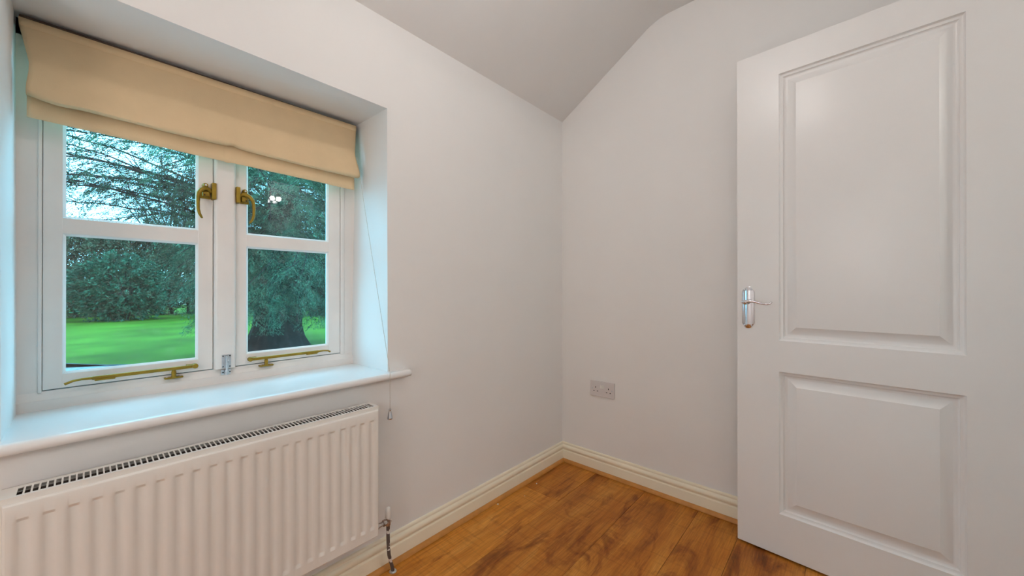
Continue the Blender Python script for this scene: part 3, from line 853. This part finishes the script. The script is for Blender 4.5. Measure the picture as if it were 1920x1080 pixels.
def ribbon_sprays(rng, roots, dirs, L, per, leaf_l, leaf_w, droop, jit=.18):
    """flat drooping fronds: a curved twig with leaves set along both sides"""
    n = len(roots)
    d = unit(dirs); up = np.array([0, 0, 1.0])
    side = unit(np.cross(d, up) + rng.normal(0, .25, d.shape))
    t = np.sort(rng.random((n, per, 1)), axis=1)
    p = roots[:, None, :] + d[:, None, :]*(t*L[:, None, None])
    p[..., 2] -= droop*(t[..., 0]**2)*L[:, None]
    sg = np.where(rng.random((n, per, 1)) < .5, -1.0, 1.0)
    wid = (.34*np.sin(np.pi*np.clip(t, .02, .98))**.7)*L[:, None, None]
    q = rng.random((n, per, 1))
    p = p + side[:, None, :]*sg*wid*q
    p[..., 2] -= (.35*wid*q*q)[..., 0]
    p += rng.normal(0, jit*.12, p.shape)*L[:, None, None]
    u = unit(d[:, None, :]*.75 + side[:, None, :]*sg*.75 + rng.normal(0, .32, p.shape) + np.array([0, 0, -.35]))
    w = unit(np.cross(u, up + rng.normal(0, .45, p.shape)))
    s = rng.uniform(.6, 1.3, (n, per, 1))
    return p.reshape(-1, 3), (u*leaf_l*s).reshape(-1, 3), (w*leaf_w*s).reshape(-1, 3)

PER_OPEN = 40
# the big yew right of centre
TX, TY = .76, 7.75
yw = empty('yew_tree', (TX, TY, G)); tag(yw, 'large dark yew tree with thick trunk outside the right casement', 'tree')
mb = MB(); rnd = random.Random(11)
b = bmesh.new(); seg = 40; zs_ = [G-.05, G+.05, G+.2, G+.45, G+.8, G+1.3, G+2.2, G+3.2, G+4.4]; rr = [.66, .59, .50, .43, .41, .40, .37, .30, .18]
lob = [rnd.uniform(0, 6.28) for _ in range(4)]; rings = []
for z, r in zip(zs_, rr):
    k = max(0.0, 1-(z-G)/1.6)
    rings.append([b.verts.new((TX + .08*(z-G)*.3 + math.cos(a)*r*(1+.10*math.sin(5*a+lob[0])+.07*math.sin(9*a+lob[1]+z)+.16*k*math.sin(3*a+lob[2])),
                               TY + math.sin(a)*r*(1+.10*math.sin(5*a+lob[0])+.07*math.sin(9*a+lob[1]+z)+.16*k*math.sin(3*a+lob[2])), z)) for a in [2*math.pi*j/seg for j in range(seg)]])
for i in range(len(zs_)-1):
    for j in range(seg):
        f = b.faces.new((rings[i][j], rings[i][(j+1) % seg], rings[i+1][(j+1) % seg], rings[i+1][j])); f.smooth = True
b.faces.new(rings[-1]); mb._merge(b)
mb.build('trunk', M['bark'], yw)
rng = np.random.default_rng(4); rnd = random.Random(5)
mb = MB(); R0, D0, L0, F0 = [], [], [], []
thin = [False]
def bough(a, az, L, rise, droop, r0, n=8):
    pts = []
    for i in range(n+1):
        t = i/n
        pts.append(Vector((a[0] + math.cos(az + .25*math.sin(3*t))*L*t, a[1] + math.sin(az + .25*math.sin(3*t))*L*t, a[2] + rise*t - droop*t*t + rnd.uniform(-.03, .03))))
    mb.tube(pts, [r0*(1-.85*i/n) for i in range(n+1)], 6)
    return pts
def dress(pts, per_seg, l0, l1, t0=.2):
    n = len(pts)-1
    for i in range(n):
        if i/n < t0: continue
        tg = (pts[i+1]-pts[i]).normalized(); sd = tg.cross(Vector((0, 0, 1))).normalized()
        for k in range(per_seg):
            p = pts[i].lerp(pts[i+1], rnd.random()); sg = rnd.choice((-1, 1))
            d = tg*rnd.uniform(.3, 1.0) + sd*sg*rnd.uniform(.2, 1.0) + Vector((0, 0, rnd.uniform(-.55, .15)))
            R0.append(tuple(p)); D0.append(tuple(d)); L0.append(rnd.uniform(l0, l1)); F0.append(thin[0])
for k in range(150):
    z = rnd.uniform(1.35, 5.2); az = rnd.uniform(-math.pi, .35) if k % 4 else rnd.uniform(0, 2*math.pi)
    L = rnd.uniform(.9, 2.3)*(1 - .10*max(0, z-3.5))
    a = (TX + .25*math.cos(az), TY + .25*math.sin(az), z)
    pts = bough(a, az, L, rnd.uniform(.1, .6), rnd.uniform(.6, 1.5), .028)
    dress(pts, 3, .30, .62)
for k in range(60):
    az = rnd.uniform(2.2, 4.2); L = rnd.uniform(.7, 1.6); z = rnd.uniform(1.5, 3.6)
    pts = bough((TX + .3*math.cos(az), TY + .3*math.sin(az), z), az, L, .3, rnd.uniform(.5, 1.1), .02)
    dress(pts, 3, .28, .55)
thin[0] = True
for k in range(9):
    az = 2.80 + .62*k/8; L = rnd.uniform(3.1, 4.4); z = rnd.uniform(1.7, 2.6)
    pts = bough((TX, TY, z), az, L, rnd.uniform(.5, 1.2), rnd.uniform(.1, .5), .022, 12)
    dress(pts, 1, .14, .30, .45)
    for p in pts[4:]:
        for _ in range(3):
            q = bough(tuple(p), az + rnd.uniform(-1.1, 1.1), rnd.uniform(.4, 1.0), rnd.uniform(0, .4), rnd.uniform(.1, .5), .006, 5)
            dress(q, 1, .10, .22, .35)
thin[0] = False
# hanging skirt close round the trunk
for k in range(60):
    az = rnd.uniform(-math.pi*1.05, .3); L = rnd.uniform(.5, 1.25); z = rnd.uniform(1.0, 1.9)
    pts = bough((TX + .35*math.cos(az), TY + .35*math.sin(az), z), az, L, .15, rnd.uniform(.5, 1.0), .016, 6)
    dress(pts, 3, .25, .50)
# short boughs feathering the front of the trunk
for k in range(90):
    az = rnd.uniform(-2.9, -.1); L = rnd.uniform(.5, 1.4); z = rnd.uniform(1.6, 4.4)
    pts = bough((TX + .35*math.cos(az), TY + .35*math.sin(az), z), az, L, .25, rnd.uniform(.4, .9), .018, 6)
    dress(pts, 3, .25, .50)
# long limbs reaching left across the sky, hung with thin twigs
thin[0] = True
for k in range(10):
    az = 2.35 + 1.75*k/9 + rnd.uniform(-.08, .08); z = rnd.uniform(2.1, 4.0); L = rnd.uniform(3.2, 4.8)
    pts = bough((TX, TY, z), az, L, rnd.uniform(.6, 1.7), rnd.uniform(.3, 1.0), .030, 12)
    dress(pts, 2, .20, .40, .35)
    for p in pts[3:]:
        for _ in range(4):
            q = bough(tuple(p), az + rnd.uniform(-1.1, 1.1), rnd.uniform(.5, 1.3), rnd.uniform(-.1, .3), rnd.uniform(.2, .7), .006, 5)
            dress(q, 1, .11, .24, .35)
mb.build('branches', M['bark'], yw)
R0 = np.array(R0); D0 = np.array(D0); L0 = np.array(L0)
F0 = np.array(F0)
full = ribbon_sprays(rng, R0[~F0], D0[~F0], L0[~F0], 110, .0175, .0045, .45)
open_ = ribbon_sprays(rng, R0[F0], D0[F0], L0[F0], PER_OPEN, .0175, .0042, .45)
P, U_, W_ = [np.concatenate(a) for a in zip(full, open_)]
keep = P[:, 2] > G+.40
quads_mesh('foliage', P[keep], U_[keep], W_[keep], M['yew'], yw)

# evergreen shrubs closing the lawn
shr = [(-4.4, 20.6, 2.7, 1.55, 'laurel', 'dense rounded evergreen shrub behind the lawn, at the left edge of the left casement'),
       (-1.05, 20.0, 2.5, 1.5, 'laurel', 'bright teal rounded shrub behind the lawn, second from the left'),
       (2.15, 19.1, 2.9, 1.4, 'hedge', 'dull green shrub behind the lawn, beside the centre post'),
       (5.35, 17.2, 2.7, 1.5, 'hedge', 'dark shrub behind the lawn, just left of the yew trunk'),
       (8.3, 15.8, 2.2, 1.6, 'laurel', 'dark shrub behind the lawn, right of the yew trunk')]
for i, (x, y, h, w, mm, lab) in enumerate(shr):
    e = empty('evergreen_shrub', (x, y, G)); tag(e, lab, 'shrub', 'evergreen shrubs closing the lawn')
    rng = np.random.default_rng(20+i)
    p, v = crown(rng, (x, y, G+h*.52), (w*.86, w*.7, h*.50), 640, .55)
    p[:, 2] = np.maximum(p[:, 2], G+.12)
    d = unit(v + rng.normal(0, .4, v.shape))
    P, U_, W_ = sprays(rng, p, d, rng.uniform(.2, .5, len(p)), 34, .060, .022, .2, .22)
    P[:, 2] = np.maximum(P[:, 2], G+.03)
    quads_mesh('foliage', P, U_, W_, M[mm], e)
    mb = MB(); rnd = random.Random(i)
    for k in range(7): limb(mb, (x+rnd.uniform(-.3, .3), y+rnd.uniform(-.3, .3), G-.02), (x+rnd.uniform(-w, w)*.6, y+rnd.uniform(-w, w)*.5, G+h*.8), .05, .012, 0, 5, .1, rnd)
    mb.build('stem', M['bark'], e)

# tall ragged hedge closing the view
e = empty('tall_hedge', (2.0, 23.4, G)); tag(e, 'long tall grey-green hedge closing the far side of the garden', 'hedge')
rng = np.random.default_rng(99)
nh = 12000
p = np.stack([rng.uniform(-9, 15, nh), 23.4 + rng.normal(0, .40, nh), G + .1 + 4.1*rng.random(nh)**.8], 1)
p[:, 1] -= .12*(p[:, 0]-2)
top = 3.9 + .35*np.sin(p[:, 0]*.9) + .25*np.sin(p[:, 0]*2.3+1)
p[:, 2] = np.minimum(p[:, 2], G + top)
d = unit(rng.normal(0, .6, p.shape) + np.array([0, -.8, .1]))
P, U_, W_ = sprays(rng, p, d, rng.uniform(.3, .7, nh), 26, .065, .022, .35, .25)
P[:, 2] = np.maximum(P[:, 2], G+.04)
quads_mesh('foliage', P, U_, W_, M['hedge'], e)
mb = MB(); rnd = random.Random(77)
for k in range(40):
    x = -9 + 24*k/39; y = 23.4 - .12*(x-2)
    limb(mb, (x, y, G-.03), (x+rnd.uniform(-.5, .5), y+rnd.uniform(-.2, .2), G+3.4), .06, .015, 0, 5, .06, rnd)
mb.build('stem', M['bark'], e)

# spreading trees behind them, their twigs open to the sky
trees = [(-6.0, 33.0, 11.5, 3.6, 'open-crowned spreading tree against the sky, seen in the left casement'),
         (2.0, 33.0, 11.8, 3.8, 'open-crowned spreading tree against the sky, beside the centre post'),
         (10.4, 31.0, 11.0, 3.8, 'tall dark tree standing behind the yew trunk')]
for i, (x, y, h, w, lab) in enumerate(trees):
    e = empty('garden_tree', (x, y, G)); tag(e, lab, 'tree', 'tall trees beyond the shrubs')
    rnd = random.Random(50+i); rng = np.random.default_rng(60+i)
    mb = MB(); limb(mb, (x, y, G-.05), (x+.2, y, G+2.4), .24, .17, 0, 5, .03, rnd)
    mb.build('trunk', M['bark'], e)
    mb = MB(); roots, dirs_ = [], []
    for k in range(26):
        a = 6.283*k/26 + rnd.uniform(-.2, .2); L = w*rnd.uniform(.35, .95); zz = G + h*rnd.uniform(.32, .95)
        pts = limb(mb, (x+.2+rnd.uniform(-.1, .1), y, G+2.3), (x+math.cos(a)*L, y+math.sin(a)*L*.8, zz), .075, .012, -.25, 7, .10, rnd)
        for p in pts[2:]:
            for _ in range(5):
                q = p + Vector((rnd.uniform(-.85, .85), rnd.uniform(-.6, .6), rnd.uniform(-.45, .55)))
                tw = limb(mb, p, q, .016, .004, .03, 4, .2, rnd)
                for c in tw[2:]:
                    roots.append(tuple(c)); dirs_.append(tuple((q-p).normalized()))
    mb.build('branches', M['bark'], e)
    R1 = np.array(roots); D1 = np.array(dirs_)
    P, U_, W_ = sprays(rng, R1, D1, rng.uniform(.25, .60, len(R1)), 22, .040, .014, .25, .30)
    quads_mesh('foliage', P, U_, W_, M['canopy'], e)
mb = MB().box(-9, 16, 37.5, 37.8, G, 1.6)
tag(mb.build('garden_wall', M['stone']), 'pale low garden wall glimpsed behind the shrubs', 'wall')
